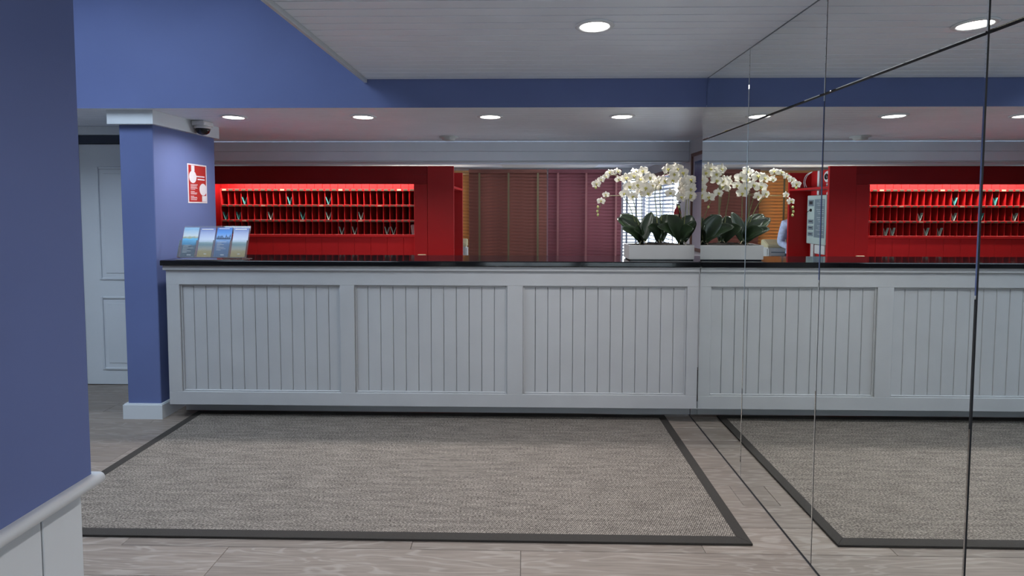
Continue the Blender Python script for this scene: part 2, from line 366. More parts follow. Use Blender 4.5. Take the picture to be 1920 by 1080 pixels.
# near left wall with dado
WX, WY = -2.080, -2.465
wl = struct(box('wall_near_left', WX-.14, WX, -7.5, WY, .868, 3.1, M['blue'], bev=.003), 'blue wall end in the left foreground')
z_d = .868
y = WY-.012; k = 0; WW = WX-.015
while y > -3.6:
    box('wainscot_board', WW-.0118, WW, y-.0905, y-.0015 if k else y, .0, z_d, M['white'], wl, bev=.0015); y -= .092; k += 1
box('wainscot_back', WX-.14, WW-.012, -7.5, WY-.024, 0, z_d, M['gap'], wl)
box('wainscot_end', WX-.14, WW-.0004, WY-.0235, WY-.0125, 0, z_d, M['white'], wl, bev=.002)
bm = bmesh.new(); prof = [(-.03, 0)]+[(.009+.012*math.cos(a_), .012+.012*math.sin(a_)) for a_ in [math.radians(-90+15*k_) for k_ in range(13)]]+[(-.03, .024)]
A = [bm.verts.new((WX+px, -7.5, z_d+pz)) for px, pz in prof]; B = [bm.verts.new((WX+px, WY+.008, z_d+pz)) for px, pz in prof]
for i in range(len(prof)): j = (i+1) % len(prof); bm.faces.new((A[i], A[j], B[j], B[i]))
bm.faces.new(A); bm.faces.new(B[::-1]); bmesh.ops.recalc_face_normals(bm, faces=bm.faces)
mesh('dado_rail', bm, M['white'], wl, True)
box('dado_rail_return', WX-.16, WX-.0302, WY-.02, WY+.007, z_d, z_d+.0239, M['white'], wl, bev=.009, seg=4)

# passage door
DY = .70
d = struct(box('door_1', -4.742, -3.95, DY, DY+.035, .004, 1.96, M['white'], bev=.003), 'white two panel passage door')
for z0, z1 in ((.866, 1.78), (.127, .732)):
    for nm, a in (('panel_moulding', (-4.605, -4.585, z0, z1)), ('panel_moulding', (-4.11, -4.09, z0, z1)), ('panel_moulding', (-4.584, -4.111, z0, z0+.02)), ('panel_moulding', (-4.584, -4.111, z1-.02, z1))):
        box(nm, a[0], a[1], DY-.010, DY, a[2], a[3], M['white'], d, bev=.004)
    box('door_panel', -4.55, -4.145, DY-.005, DY, z0+.055, z1-.055, M['white'], d, bev=.004)
tr = struct(box('trim_2', -4.83, -4.745, DY-.012, DY+.04, 0, 1.962, M['white'], bev=.004), 'white door casing')
struct(box('trim_3', -5.69, -3.93, DY-.012, DY+.039, 1.963, 2.03, M['navy']), 'dark navy strip above the passage door')
struct(box('trim_4', -5.69, -3.93, DY-.03, DY+.039, 2.031, ZL-.0005, M['white'], bev=.004), 'white cornice above the passage door')
struct(box('wall_passage', -5.69, -4.832, DY, .739, 0, 1.96, M['white']), 'white wall left of the door')

# ------------------------------------------------------------------ mirror wall
mw = thing('mirror_wall', (0, -3.5, 0), 'tall frameless mirror panels covering the right wall', 'mirror')
box('backing', .0062, .0115, -6.55, -.004, .004, ZU-.002, M['backing'], mw)
seams = [-.004, -.715, -1.4185, -2.1485, -2.87, -3.59, -4.31, -5.03, -5.75, -6.5]
g = .0032
for i, (a, b) in enumerate(zip(seams, seams[1:])):
    for z0, z1 in ((.005, 1.8967), (1.8967, ZU)):
        if i == 0 and z1 == ZU:
            # cut around the header: below the low ceiling it runs on to the desk, above it stops at the blue wall
            pts = [(b+g, z0+g), (a, z0+g), (a, ZL-.001), (YB-.003, ZL-.001), (YB-.003, z1-.002), (b+g, z1-.002)]
        else:
            pts = [(b+g, z0+(g if z0 > 1 else 0)), (a-(g if i else 0), z0+(g if z0 > 1 else 0)), (a-(g if i else 0), z1-g), (b+g, z1-g)]
        bm = bmesh.new(); f1 = [bm.verts.new((.0, yy, zz)) for yy, zz in pts]; f2 = [bm.verts.new((.006, yy, zz)) for yy, zz in pts]
        bm.faces.new(f1); bm.faces.new(f2[::-1])
        for k in range(len(pts)): q = (k+1) % len(pts); bm.faces.new((f1[k], f1[q], f2[q], f2[k]))
        bmesh.ops.recalc_face_normals(bm, faces=bm.faces)
        fr = [f for f in bm.faces if all(v.co.x < .001 for v in f.verts)]
        bmesh.ops.bevel(bm, geom=[e for e in fr[0].edges], offset=.0022, segments=1, affect='EDGES')
        mesh('mirror_panel', bm, M['mirror'], mw)

box('mirror_panel', 0, .006, -.0035, .144, .005, .104, M['mirror'], mw)
struct(box('wall_right', .007, XR, -.0015, .1455, 0, .105, M['white']), 'wall end under the desk')

# ------------------------------------------------------------------ rug
RX0, RX1, RY0, RY1 = -3.476, -.181, -1.298, .138
rg = thing('area_rug', ((RX0+RX1)/2, (RY0+RY1)/2, 0), 'large grey woven rug with dark brown border in front of the desk', 'rug')
bw = .052
box('woven_field', RX0+bw, RX1-bw, RY0+bw, RY1-bw, .0006, .0095, M['rug'], rg)
for pts in ([(RX0, RY0), (RX1, RY0), (RX1-bw, RY0+bw), (RX0+bw, RY0+bw)], [(RX1, RY0), (RX1, RY1), (RX1-bw, RY1-bw), (RX1-bw, RY0+bw)],
            [(RX1, RY1), (RX0, RY1), (RX0+bw, RY1-bw), (RX1-bw, RY1-bw)], [(RX0, RY1), (RX0, RY0), (RX0+bw, RY0+bw), (RX0+bw, RY1-bw)]):
    poly_prism('border_strip', pts, .0006, .011, M['rugb'], rg, bev=.002)

# ------------------------------------------------------------------ reception desk
DX0, DX1 = -3.588, -.003
dk = thing('reception_desk', (-1.8, .2, 0), 'long white panelled reception desk with tongue and groove boards', 'desk')
box('kickboard', DX0+.02, DX1, .146, .165, .012, .112, M['deskwhite'], dk)
box('carcass', DX0+.002, DX1, .036, .42, .112, 1.058, M['gap'], dk)
fz0, fz1, pz0, pz1, FT = .106, 1.03, .197, .932, .034
bays = [(-3.498, -2.405, 13), (-2.307, -1.278, 12), (-1.172, -.078, 13)]
box('bottom_rail', DX0, DX1, 0, FT, fz0, pz0, M['deskwhite'], dk, bev=.002)
box('top_rail', DX0, DX1, 0, FT, pz1, fz1, M['deskwhite'], dk, bev=.002)
xs = [DX0]+[v for b in bays for v in b[:2]]+[DX1]
for a, b in zip(xs[0::2], xs[1::2]): box('stile', a, b, .0004, FT, pz0-.001, pz1+.001, M['deskwhite'], dk, bev=.0015)
for a, b, n in bays:
    for k in range(n):
        w = (b-a)/n
        bm = bmesh.new(); abox(bm, a+k*w+.0012, a+(k+1)*w-.0012, .022, FT+.0015, pz0-.001, pz1+.001)
        bmesh.ops.bevel(bm, geom=[e for e in bm.edges if all(v.co.y < .023 for v in e.verts)], offset=.0028, segments=1, affect='EDGES')
        mesh('board', bm, M['deskwhite'], dk)
    for x0, x1, z0, z1 in ((a, a+.010, pz0, pz1), (b-.010, b, pz0, pz1), (a+.0102, b-.0102, pz0, pz0+.010), (a+.0102, b-.0102, pz1-.010, pz1)):
        box('bead', x0, x1, .012, .0225, z0, z1, M['deskwhite'], dk, bev=.003)
box('left_end_panel', DX0-.001, DX0+.018, FT, .42, fz0, 1.058, M['deskwhite'], dk)
box('cornice_strip', DX0-.012, DX1, -.016, .03, 1.031, 1.0635, M['deskwhite'], dk, bev=.003)
ct = poly_prism('granite_worktop', [(-3.605, -.036), (-.003, -.036), (-.003, .004), (XR-.003, .004), (XR-.003, .425), (-3.605, .425)], 1.064, 1.10, M['granite'], None, bev=.006)
setp(ct, 'polished black granite worktop on the reception desk', 'worktop')

# ------------------------------------------------------------------ recessed lights
def downlight(x, y, z, label, r=.068, power=6.8, grp='recessed downlights'):
    t = thing('downlight', (x, y, z), label, 'light', grp)
    lathe('trim_ring', [(r+.022, -.0005), (r+.024, -.004), (r+.018, -.008), (r+.004, -.009), (r, -.004), (r, -.0005)], (x, y, z), M['ring'], t, n=40)
    lathe('diffuser', [(r-.001, -.0045), (r-.001, -.006), (r*.8, -.0072), (r*.4, -.0078)], (x, y, z), M['lamp'], t, n=40)
    l = bpy.data.lights.new('downlight_lamp', 'AREA'); l.shape = 'DISK'; l.size = r*1.7; l.energy = power; l.color = (1, .97, .96); l.spread = math.radians(150)
    o = bpy.data.objects.new('downlight_lamp', l); C.objects.link(o); o.parent = t; o.location = (0, 0, -.012)
for x, lb in ((-3.236, 'lit recessed downlight beside the security camera pillar'), (-2.307, 'lit recessed downlight above the key rack'),
              (-1.405, 'lit recessed downlight nearest the ceiling smoke detector'), (-.478, 'lit recessed downlight above the orchid planter')):
    downlight(x, .255, ZL, lb)
downlight(-.85, -1.07, ZU, 'large lit downlight in the boarded hall ceiling', r=.065, power=12)
for y, lb in ((-2.75, 'second hall downlight from the desk, above the viewer'), (-4.4, 'third hall downlight from the desk, behind the viewer')): downlight(-.85, y, ZU, lb, r=.065, power=6)

# smoke detector and air vent
lathe('smoke_detector', [(.085, 0), (.085, -.010), (.060, -.016), (.058, -.030), (.035, -.036), (.004, -.037)], (-1.848, 1.33, ZL-.0003), M['whiteplastic'])
setp(C.objects[-1] if False else bpy.data.objects['smoke_detector'], 'white round smoke detector on the low ceiling', 'detector')
vt = thing('ceiling_vent', (-.85, 2.85, ZB), 'slim white air vent with dark slot in the office ceiling', 'vent')
box('housing', -1.42, -.30, 2.55, 3.05, ZB-.030, ZB-.0003, M['whiteplastic'], vt, bev=.006)
box('slot', -1.06, -.58, 2.5485, 2.560, ZB-.024, ZB-.010, M['screen'], vt)
for x in (-1.33, -1.25, -.47): box('indicator', x, x+.04, 2.5485, 2.560, ZB-.022, ZB-.012, M['blackplastic'], vt)

# security camera on the pillar cap
sc = thing('security_camera', (PX1+.035, .45, 2.06), 'white dome security camera with dark lens on the pillar cap', 'camera')
cx = PX1+.0355
box('mount', cx, cx+.10, .385, .515, 2.060, 2.0995, M['whiteplastic'], sc, bev=.012, seg=3)
lathe('collar', [(.058, 0), (.060, -.010), (.055, -.018)], (cx+.052, .45, 2.061), M['whiteplastic'], sc)
lathe('dome', [(.050, 0), (.049, -.014), (.041, -.030), (.026, -.041), (.006, -.046)], (cx+.052, .45, 2.044), M['blackplastic'], sc)

# poster on the pillar side
PO = PX1+.0006
ps = thing('poster', (PO, .5, 1.64), 'red and white notice taped to the pillar side', 'poster')
a0, a1, b0, b1 = .385, .625, 1.487, 1.782
def yz_quad(name, y0, y1, z0, z1, x, material, parent, t=.0006): return box(name, x, x+t, y0, y1, z0, z1, material, parent)
yz_quad('sheet', a0, a1, b0, b1, PO, M['posterpale'], ps, .0012)
yz_quad('red_field', a0+.012, a1-.012, b0+.010, b1-.010, PO+.0012, M['posterred'], ps)
for cy_, cz_ in ((a0+.062, b1-.098), (a1-.052, b0+.105)):
    lathe('print_disc', [(.046, 0), (.046, .0005)], (PO+.0018, cy_, cz_), M['posterpale'], ps, axis='X', n=32, smooth=False)
yz_quad('print_block', a0+.045, a0+.085, b1-.055, b1-.012, PO+.0018, M['posterpale'], ps)
yz_quad('print_block', a1-.068, a1-.014, b0+.012, b0+.056, PO+.0018, M['posterpale'], ps)
bm = bmesh.new()
for (yy0, yy1, zz) in [(a0+.075, a1-.03, b1-.092), (a0+.12, a1-.03, b1-.114)]: abox(bm, PO+.0024, PO+.0028, yy0, yy1, zz-.0045, zz+.0045)
for k, ln in enumerate((.11, .10, .095, .105, .07, 0, .06, .10, .09, 0, .05, .095, .10, .09)):
    if ln: abox(bm, PO+.0018, PO+.0022, a0+.032, a0+.032+ln*.8, b0+.138-k*.0088, b0+.1412-k*.0088)
mesh('print_lines', bm, M['posterpale'], ps)

# ------------------------------------------------------------------ brochure holder
HX0, HX1, HY = -3.515, -3.052, .005
tilt = math.radians(18)
def tilted(u, v, w):     # u along X, v up the slope, w out towards the room
    return Vector((u, HY+.028+v*math.sin(tilt)-w*math.cos(tilt), 1.112+v*math.cos(tilt)+w*math.sin(tilt)))
def tbox(name, u0, u1, v0, v1, w0, w1, material, parent=None):
    bm = bmesh.new(); fs = abox(bm, u0, u1, v0, v1, w0, w1)
    for v in bm.verts: v.co = tilted(*v.co)
    bmesh.ops.recalc_face_normals(bm, faces=bm.faces)
    return mesh(name, bm, material, parent)
hd = thing('brochure_holder', ((HX0+HX1)/2, HY+.05, 1.10), 'clear acrylic four pocket brochure holder on the worktop', 'holder')
tbox('back_plate', HX0, HX1, 0, .225, -.004, -.001, M['acrylic'], hd)
box('base_plate', HX0, HX1, HY-.012, HY+.11, 1.1004, 1.1034, M['acrylic'], hd)
pwid = (HX1-HX0)/4
for i in range(5): tbox('divider', HX0+i*pwid-.0012+(.0012 if i == 0 else 0), HX0+i*pwid+.0012-(.0012 if i == 4 else 0), 0, .118, .0, .022, M['acrylic'], hd)
tbox('front_plate', HX0, HX1, 0, .118, .0225, .0255, M['acrylic'], hd)
tbox('pocket_floor', HX0, HX1, -.003, -.0002, -.004, .0255, M['acrylic'], hd)
sky = (.30, .48, .80); pale = (.66, .72, .82); sand = (.50, .38, .16); sea = (.22, .36, .40); dark = (.055, .085, .12)
BR = [('coast', ramp_mat('coast_print', [(.0, dark), (.45, (.09, .14, .19)), (.5, (.05, .36, .62)), (.68, (.15, .48, .75)), (.72, (.35, .38, .25)), (.78, (.65, .70, .72)), (1, (.30, .50, .70))], wob=.12), 'brochure with a bay photo above dark text'),
      ('beach', ramp_mat('beach_print', [(.0, (.42, .30, .08)), (.24, sand), (.33, (.50, .48, .40)), (.46, sea), (.52, (.35, .50, .50)), (.58, pale), (.8, (.45, .52, .72)), (1, (.16, .22, .50))]), 'beach brochure between the bay and skyline brochures'),
      ('skyline', ramp_mat('skyline_print', [(.0, (.06, .12, .24)), (.45, (.10, .20, .40)), (.56, (.14, .30, .60)), (.64, (.34, .52, .78)), (.85, (.10, .30, .72)), (1, (.05, .18, .55))]), 'blue city skyline brochure in the holder'),
      ('beach', None, 'beach brochure in the right end pocket')]
for i, (kind, mt, lb) in enumerate(BR):
    if mt is None: mt = BR[1][1]
    u0 = HX0+i*pwid+.006; u1 = HX0+(i+1)*pwid-.006; top = .212-(.004 if i % 2 else 0)
    t = thing('brochure', tilted((u0+u1)/2, 0, .004), lb, 'brochure', 'travel brochures in the holder')
    tbox('cover', u0, u1, .0005, top, .001, .005, mt, t)
    bm = bmesh.new(); wd = u1-u0
    def q(a, b, c, d_): 
        for f in [abox(bm, u0+a*wd, u0+b*wd, c, d_, .0052, .0056)]: pass
    if kind == 'beach': q(.08, .86, top-.012, top-.006); q(.45, .62, .022, .028)
    if kind == 'coast':
        for k in range(6): q(.12, .12+(.5, .35, .7, .3, .55, .3)[k], .085-k*.010, .088-k*.010)
        q(.45, .72, .016, .021)
    if kind == 'skyline':
        q(.12, .82, top-.010, top-.006)
        for k in range(7): q(.12, .12+(.6, .3, .45, .2, .5, .62, .3)[k], .108-k*.0095, .111-k*.0095)
        q(.45, .68, .016, .022)
    for v in bm.verts: v.co = tilted(*v.co)
    mesh('print_lines', bm, M['paper'], t)
    if kind == 'skyline':
        bm = bmesh.new(); rnd = random.Random(3); abox(bm, u0+.002, u1-.002, .128, .134, .0052, .0056)
        for k in range(11):
            a = u0+.004+k*wd*.085; h = rnd.uniform(.010, .034); abox(bm, a, a+wd*.055, .134, .134+h*.7, .0052, .0056)
            abox(bm, a+wd*.02, a+wd*.035, .134+h*.7, .134+h, .0052, .0056)
        for v in bm.verts: v.co = tilted(*v.co)
        mesh('skyline_silhouette', bm, mat('dark_blue_print', (.015, .04, .10), .4), t)

# ------------------------------------------------------------------ key rack
RY = 1.83
KX0, KX1 = -4.60, -2.135      # rack body; opening to -2.272
kr = thing('key_rack', (-3.4, 2.0, 0), 'red key rack with three rows of pigeonholes behind the desk', 'rack')
OX1 = -2.272
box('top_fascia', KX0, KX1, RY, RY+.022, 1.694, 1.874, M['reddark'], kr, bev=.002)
box('right_stile', OX1, KX1-.002, RY+.003, RY+.022, .0, 1.693, M['red'], kr, bev=.002)
box('stile_moulding', OX1-.004, KX1-.002, RY-.006, RY+.003, 1.790, 1.798, M['reddark'], kr)
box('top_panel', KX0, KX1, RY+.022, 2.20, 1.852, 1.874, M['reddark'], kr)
box('inner_cheek', OX1, OX1+.02, RY+.0225, 2.20, .9, 1.851, M['red'], kr)
box('left_cheek', -4.46, -4.44, RY+.0225, 2.20, .9, 1.851, M['red'], kr)
x = -4.44
while x < OX1-.01:
    xb = min(x+.085, OX1)
    box('back_board', x+.0006, xb-.0006, 2.185, 2.20, .75, 1.851, M['red'], kr, bev=.002); x = xb
box('lower_shelf_front', -4.44, OX1, RY+.09, RY+.105, .75, .899, M['red'], kr)
PF = RY+.085; HX = -4.285; n = 30; cw = (OX1-HX)/n
levels = [(1.625, 1.650), (1.464, 1.486), (1.308, 1.330), (1.151, 1.179)]
HB = 2.17
box('end_panel', HX-.016, HX, PF+.004, HB, 1.151, 1.650, M['red'], kr, bev=.002)
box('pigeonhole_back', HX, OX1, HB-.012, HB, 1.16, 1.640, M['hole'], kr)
div0 = None
for li, (z0, z1) in enumerate(levels):
    sh = box('shelf', HX, OX1, PF, HB-.013, z0, z1, M['red'], kr, bev=.0015)
    if li < 3:
        for k in range(n):
            xa = HX+cw*k+cw*.16
            bm = bmesh.new(); abox(bm, xa, xa+cw*.62, PF-.0026, PF+.0002, z0+.004, z1-.0045)
            mesh('number_tag', bm, M['tagdark'] if (k*7+li*3) % 9 else M['taglight'], sh)
        ztop, zbot = z0, levels[li+1][1]
        for k in range(1, n):
            xa = HX+cw*k-.003
            bm = bmesh.new(); abox(bm, xa, xa+.006, PF+.008, HB-.014, zbot+.0002, ztop-.0002)
            mesh('divider', bm, M['red'], kr)
x = -4.44
while x < OX1-.01:
    xb = min(x+.17, OX1); box('lower_board', x+.0008, xb-.0008, RY+.090, RY+.102, .90, 1.150, M['red'], kr, bev=.002); x = xb
box('door_handle', -2.235, -2.150, RY-.012, RY+.003, .968, .984, M['cream'], kr, bev=.004)
box('light_strip', -4.42, OX1-.02, RY+.024, RY+.045, 1.780, 1.794, M['ledstrip'], kr)
l = area('rack_led_lamp', ((-4.42+OX1)/2, RY+.036, 1.775), ((-4.42+OX1)/2, RY+.16, 1.40), 2.1, .02, 19, (1, .80, .74)); l.parent = kr; l.location = Vector(l.location)-ROOT[kr.name]
# folded cards standing in the pigeonholes
CARDS = [(0, 3, 'top row, nearest the pillar', 'teal', 0), (0, 10, 'top row, middle of the three', 'teal', .02), (0, 16, 'top row, rightmost of the three', 'teal', 0),
         (1, 0, 'middle row, in the first hole by the pillar', 'teal', 0), (1, 2, 'middle row, second from the pillar', 'teal', .02), (1, 7, 'middle row, third from the pillar', 'tealpale', 0),
         (1, 12, 'middle row, fourth from the pillar', 'teal', 0), (1, 16, 'middle row, directly below the top row card', 'tealpale', 0), (1, 21, 'middle row, rightmost', 'tealpale', -.01),
         (2, 18, 'bottom row, leftmost', 'tealpale', 0), (2, 20, 'bottom row, second from the left', 'tealpale', 0), (2, 25, 'bottom row, left one of the right pair', 'tealpale', .015), (2, 26, 'bottom row, right one of the right pair', 'tealpale', 0)]
for (r, c, where, mt, sk) in CARDS:
    xm = HX+cw*(c+.5); zb = levels[r+1][1]+.0006
    bm = bmesh.new()
    for s, hh, wv in ((-1, .080, .0265), (1, .076, .0265)):
        wv -= abs(sk)*.25
        p = [(xm, PF+.012, zb), (xm+s*.0026, PF+.010, zb), (xm+s*(wv+.0026), PF+.010, zb+hh), (xm+s*wv, PF+.010, zb+hh)]
        A = [bm.verts.new(v) for v in p]; B = [bm.verts.new((v[0], v[1]+.03, v[2])) for v in p]
        for i in range(4): j = (i+1) % 4; bm.faces.new((A[i], A[j], B[j], B[i]))
        bm.faces.new(A); bm.faces.new(B[::-1])
    bmesh.ops.recalc_face_normals(bm, faces=bm.faces)
    setp(mesh('folded_card', bm, M[mt]), 'V-folded teal card in the key rack, '+where, 'card', 'folded key cards in the pigeonholes')
for k in range(5):
    xm = HX+cw*29.5; zb = levels[3][1]+.0006
    bm = bmesh.new(); x0 = xm-.008+k*.007; lean = -.012+k*.003
    p = [(x0, zb), (x0+.0015, zb), (x0+.0015+lean, zb+.095+.008*(k % 2)), (x0+lean, zb+.095+.008*(k % 2))]
    A = [bm.verts.new((u, PF+.010, w)) for u, w in p]; B = [bm.verts.new((u, PF+.10, w)) for u, w in p]
    for i in range(4): j = (i+1) % 4; bm.faces.new((A[i], A[j], B[j], B[i]))
    bm.faces.new(A); bm.faces.new(B[::-1]); bmesh.ops.recalc_face_normals(bm, faces=bm.faces)
    setp(mesh('envelope', bm, M['paper']), 'white envelope leaning in the last pigeonhole of the bottom row', 'envelope', 'envelopes in the last pigeonhole')

# ------------------------------------------------------------------ end shelf unit with open side towards the windows
EX0, EX1, ER = -2.133, -1.868, 2.65
eu = thing('end_shelf_unit', (-2.0, 2.2, 0), 'tall red shelf unit at the right end of the key rack', 'shelf unit')
box('front_panel', EX0, EX1, RY-.004, RY+.028, 0, 1.874, M['red'], eu, bev=.002)
box('rear_panel', EX0, EX1, ER-.028, ER, 0, 1.86, M['red'], eu, bev=.002)
box('back_panel', EX0+.001, EX0+.018, RY+.0285, ER-.0285, 0, 1.874, M['red'], eu)
box('shelf', EX0+.0185, EX1-.003, RY+.0285, ER-.0285, 1.652, 1.676, M['red'], eu, bev=.002)
box('lower_shelf', EX0+.0185, EX1-.003, RY+.0285, ER-.0285, .70, .724, M['red'], eu, bev=.002)
NX = EX0+.019
cb = thing('alarm_control_box', (NX, 2.25, 1.35), 'grey green alarm control panel hung inside the red shelf unit', 'control panel')
cy0, cy1, cz0, cz1 = 2.20, 2.58, 1.06, 1.60
box('case', NX, NX+.060, cy0, cy1, cz0, cz1, M['panelgrey'], cb, bev=.006)
FX = NX+.060
box('list_window', FX, FX+.002, cy0+.025, cy0+.225, cz0+.075, cz1-.045, M['screen'], cb)
bm = bmesh.new()
for k in range(17):
    if k % 4 != 3: abox(bm, FX+.002, FX+.0024, cy0+.04, cy0+.04+.16*(.6+.4*((k*37) % 10)/10), cz1-.068-k*.0225, cz1-.063-k*.0225)
mesh('print_lines', bm, M['printgrey'], cb)
for z0, z1 in ((cz1-.12, cz1-.05), (cz0+.225, cz0+.270), (cz0+.155, cz0+.20), (cz0+.085, cz0+.13)):
    s = box('display', FX, FX+.003, cy0+.245, cy0+.35, z0, z1, M['screen'], cb, bev=.0005)
    box('digits', FX+.003, FX+.0034, cy0+.265, cy0+.33, z0+.02, z1-.015, M['print'], s)
lathe('key_switch', [(.017, 0), (.017, .010), (.010, .014), (.002, .015)], (FX, cy0+.295, cz1-.165), M['blackplastic'], cb, axis='X', n=18)
tube('hanging_key', [(FX+.016, cy0+.295, cz1-.165), (FX+.022, cy0+.34, cz1-.19), (FX+.020, cy0+.36, cz1-.225)], .003, M['blackplastic'], cb)
setp(box('white_junction_box', NX, NX+.05, 2.230, 2.430, .955, 1.055, M['whiteplastic'], bev=.005), 'white junction box below the alarm panel', 'junction box')
jc = box('cable_trunking', NX, NX+.028, 2.490, 2.550, .726, 1.073, M['whiteplastic'], bev=.003); setp(jc, 'white cable trunking running below the alarm panel', 'trunking')
setp(box('cable_trunking', NX, NX+.028, 2.410, 2.450, 1.678, 1.87, M['whiteplastic'], bev=.003), 'short white trunking on the upper red shelf', 'trunking')
setp(box('cable_trunking', NX, NX+.028, 2.410, 2.450, 1.602, 1.6515, M['whiteplastic'], bev=.003), 'white trunking stub between alarm panel and shelf', 'trunking')
bl = thing('alarm_bell', (NX, 2.250, 1.80), 'round white alarm sounder above the shelf', 'alarm')
lathe('ring', [(.062, 0), (.062, .030), (.050, .040), (.036, .040)], (NX, 2.250, 1.795), M['whiteplastic'], bl, axis='X')
lathe('grille', [(.034, .0402), (.030, .046), (.008, .050)], (NX, 2.250, 1.795), M['blackplastic'], bl, axis='X')
setp(lathe('small_sounder', [(.028, 0), (.028, .020), (.018, .030), (.004, .031)], (NX, 2.240, 1.615), M['whiteplastic'], axis='X', n=24), 'small white round device just under the red shelf', 'alarm')
sw = thing('wall_switch', (NX, 2.250, 1.70), 'small white switch box standing on the red shelf', 'switch')
box('case', NX, NX+.03, 2.230, 2.270, 1.6764, 1.725, M['whiteplastic'], sw, bev=.003); box('rocker', NX+.03, NX+.034, 2.240, 2.260, 1.69, 1.705, M['screen'], sw)
ph = thing('charger', (NX+.12, 2.490, 1.677), 'black charger with pale looping cable on the red shelf', 'charger')
box('base', NX+.06, NX+.16, 2.410, 2.570, 1.6765, 1.690, M['blackplastic'], ph, bev=.003)
tube('cable', spline([(NX+.12, 2.530, 1.69), (NX+.10, 2.590, 1.76), (NX+.08, 2.580, 1.83), (NX+.05, 2.520, 1.865)]), .0035, M['whiteplastic'], ph)
tube('cable', spline([(NX+.12, 2.490, 1.69), (NX+.10, 2.560, 1.75), (NX+.08, 2.560, 1.82), (NX+.05, 2.510, 1.865)]), .0035, M['whiteplastic'], ph)

# ------------------------------------------------------------------ office windows and blinds
for i, (x0, x1) in enumerate(((-3.0, -1.88), (-1.88, -.84), (-.84, .11), (.11, XR))):
    w = struct(box('window_%d' % (i+2), x0+.03, x1-.03, YW+.055, YW+.063, .73, 1.87, M['pane']), 'office window pane')
    for a, b, c, d_ in ((x0, x0+.035, .7, 1.9), (x1-.035, x1, .7, 1.9), (x0+.0352, x1-.0352, .7, .735), (x0+.0352, x1-.0352, 1.865, 1.9)):
        box('window_frame', a, b, YW+.03, YW+.09, c, d_, M['window_frame'], w)
w = struct(box('window_6', XR+.055, XR+.063, 2.03, YW-.03, .73, 1.84, M['pane']), 'side window pane of the office')
for a, b, c, d_ in ((2.0, 2.035, .7, 1.87), (YW-.035, YW, .7, 1.87), (2.70, 2.735, .7, 1.87), (2.036, YW-.036, .7, .735), (2.036, YW-.036, 1.835, 1.87)):
    box('window_frame', XR+.03, XR+.09, a, b, c, d_, M['window_frame'], w)
struct(box('trim_5', -3.0, XR-.001, YW-.06, YW-.0005, .672, .698, M['white'], bev=.003), 'white sill below the office windows')
def slat_mesh(length, width, tilt, along='X'):
    bm = bmesh.new(); nseg = 4; t = .0028; A = []; B = []
    for k in range(nseg+1):
        s = -width/2+width*k/nseg; cr = .004*(1-(2*k/nseg-1)**2)
        y, z = s*math.cos(tilt)-cr*math.sin(tilt), s*math.sin(tilt)+cr*math.cos(tilt)
        ny, nz = -math.sin(tilt)*t, math.cos(tilt)*t
        for lst, dy, dz in ((A, 0, 0), (B, ny, nz)):
            lst.append([bm.verts.new((xx, y+dy, z+dz) if along == 'X' else (-(y+dy), xx, z+dz)) for xx in (0, length)])
    for L_ in (A, B):
        for p, q in zip(L_, L_[1:]): bm.faces.new((p[0], p[1], q[1], q[0]))
    for k in (0, nseg): bm.faces.new((A[k][0], A[k][1], B[k][1], B[k][0]))
    for e in (0, 1): bm.faces.new([A[k][e] for k in range(nseg+1)]+[B[k][e] for k in range(nseg, -1, -1)])
    bmesh.ops.recalc_face_normals(bm, faces=bm.faces)
    me = bpy.data.meshes.new('slat'); bm.to_mesh(me); bm.free(); return me
def blind(p0, length, along, ztop, zbot, tilt, m_, tape, tapes, label, head=None, pitch=.042, width=.050):
    x0, y0 = p0
    t = thing('venetian_blind', (x0, y0, zbot), label, 'blind', 'venetian blinds at the office windows')
    me = slat_mesh(length, width, tilt, along); me.materials.append(m_)
    def pbox(nm, s0, s1, w0, w1, z0, z1, mm, par):
        if along == 'X': return box(nm, x0+s0, x0+s1, y0+w0, y0+w1, z0, z1, mm, par)
        return box(nm, x0-w1, x0-w0, y0+s0, y0+s1, z0, z1, mm, par)
    pbox('headrail', 0, length, -.028, .028, ztop-.045, ztop, head or m_, t)
    z = ztop-.045-pitch*.6
    while z > zbot+.03:
        o = bpy.data.objects.new('slat', me); C.objects.link(o); o.parent = t; o.location = (0, 0, z-zbot); z -= pitch
    pbox('bottom_rail', 0, length, -.02, .02, zbot, zbot+.018, m_, t)
    for s in tapes: pbox('ladder_tape', s-.012, s+.012, -.030, -.028, zbot+.018, ztop-.045, tape, t)
    return t
YBL = YW-.038
TC = math.radians(72)
blind((-2.98, YBL), 1.1065, 'X', 1.94, .705, math.radians(-64), M['orange'], M['tape_olive'], (.22, .80), 'warm orange wooden blind reflected beside the orchids')
blind((-1.872, YBL), 1.012, 'X', 1.955, .705, TC, M['brown'], M['tape_olive'], (.137, .515, .895), 'brown wooden blind right of the red shelf unit')
blind((-.842, YBL), .945, 'X', 1.955, .705, TC, M['mauve'], M['tape_mauve'], (.125, .49, .875), 'reddish mauve wooden blind left of the orchids')
blind((.122, YBL), XR-.122-.012, 'X', 1.88, .705, math.radians(14), M['greyslat'], M['greyslat'], (.05, .17), 'narrow open grey blind behind the orchid stems')
blind((XR-.036, 2.05), 1.30, 'Y', 1.862, .705, math.radians(14), M['greyslat'], M['greyslat'], (.12, .65, 1.18), 'open grey blind on the side window behind the orchids', head=M['brown'])

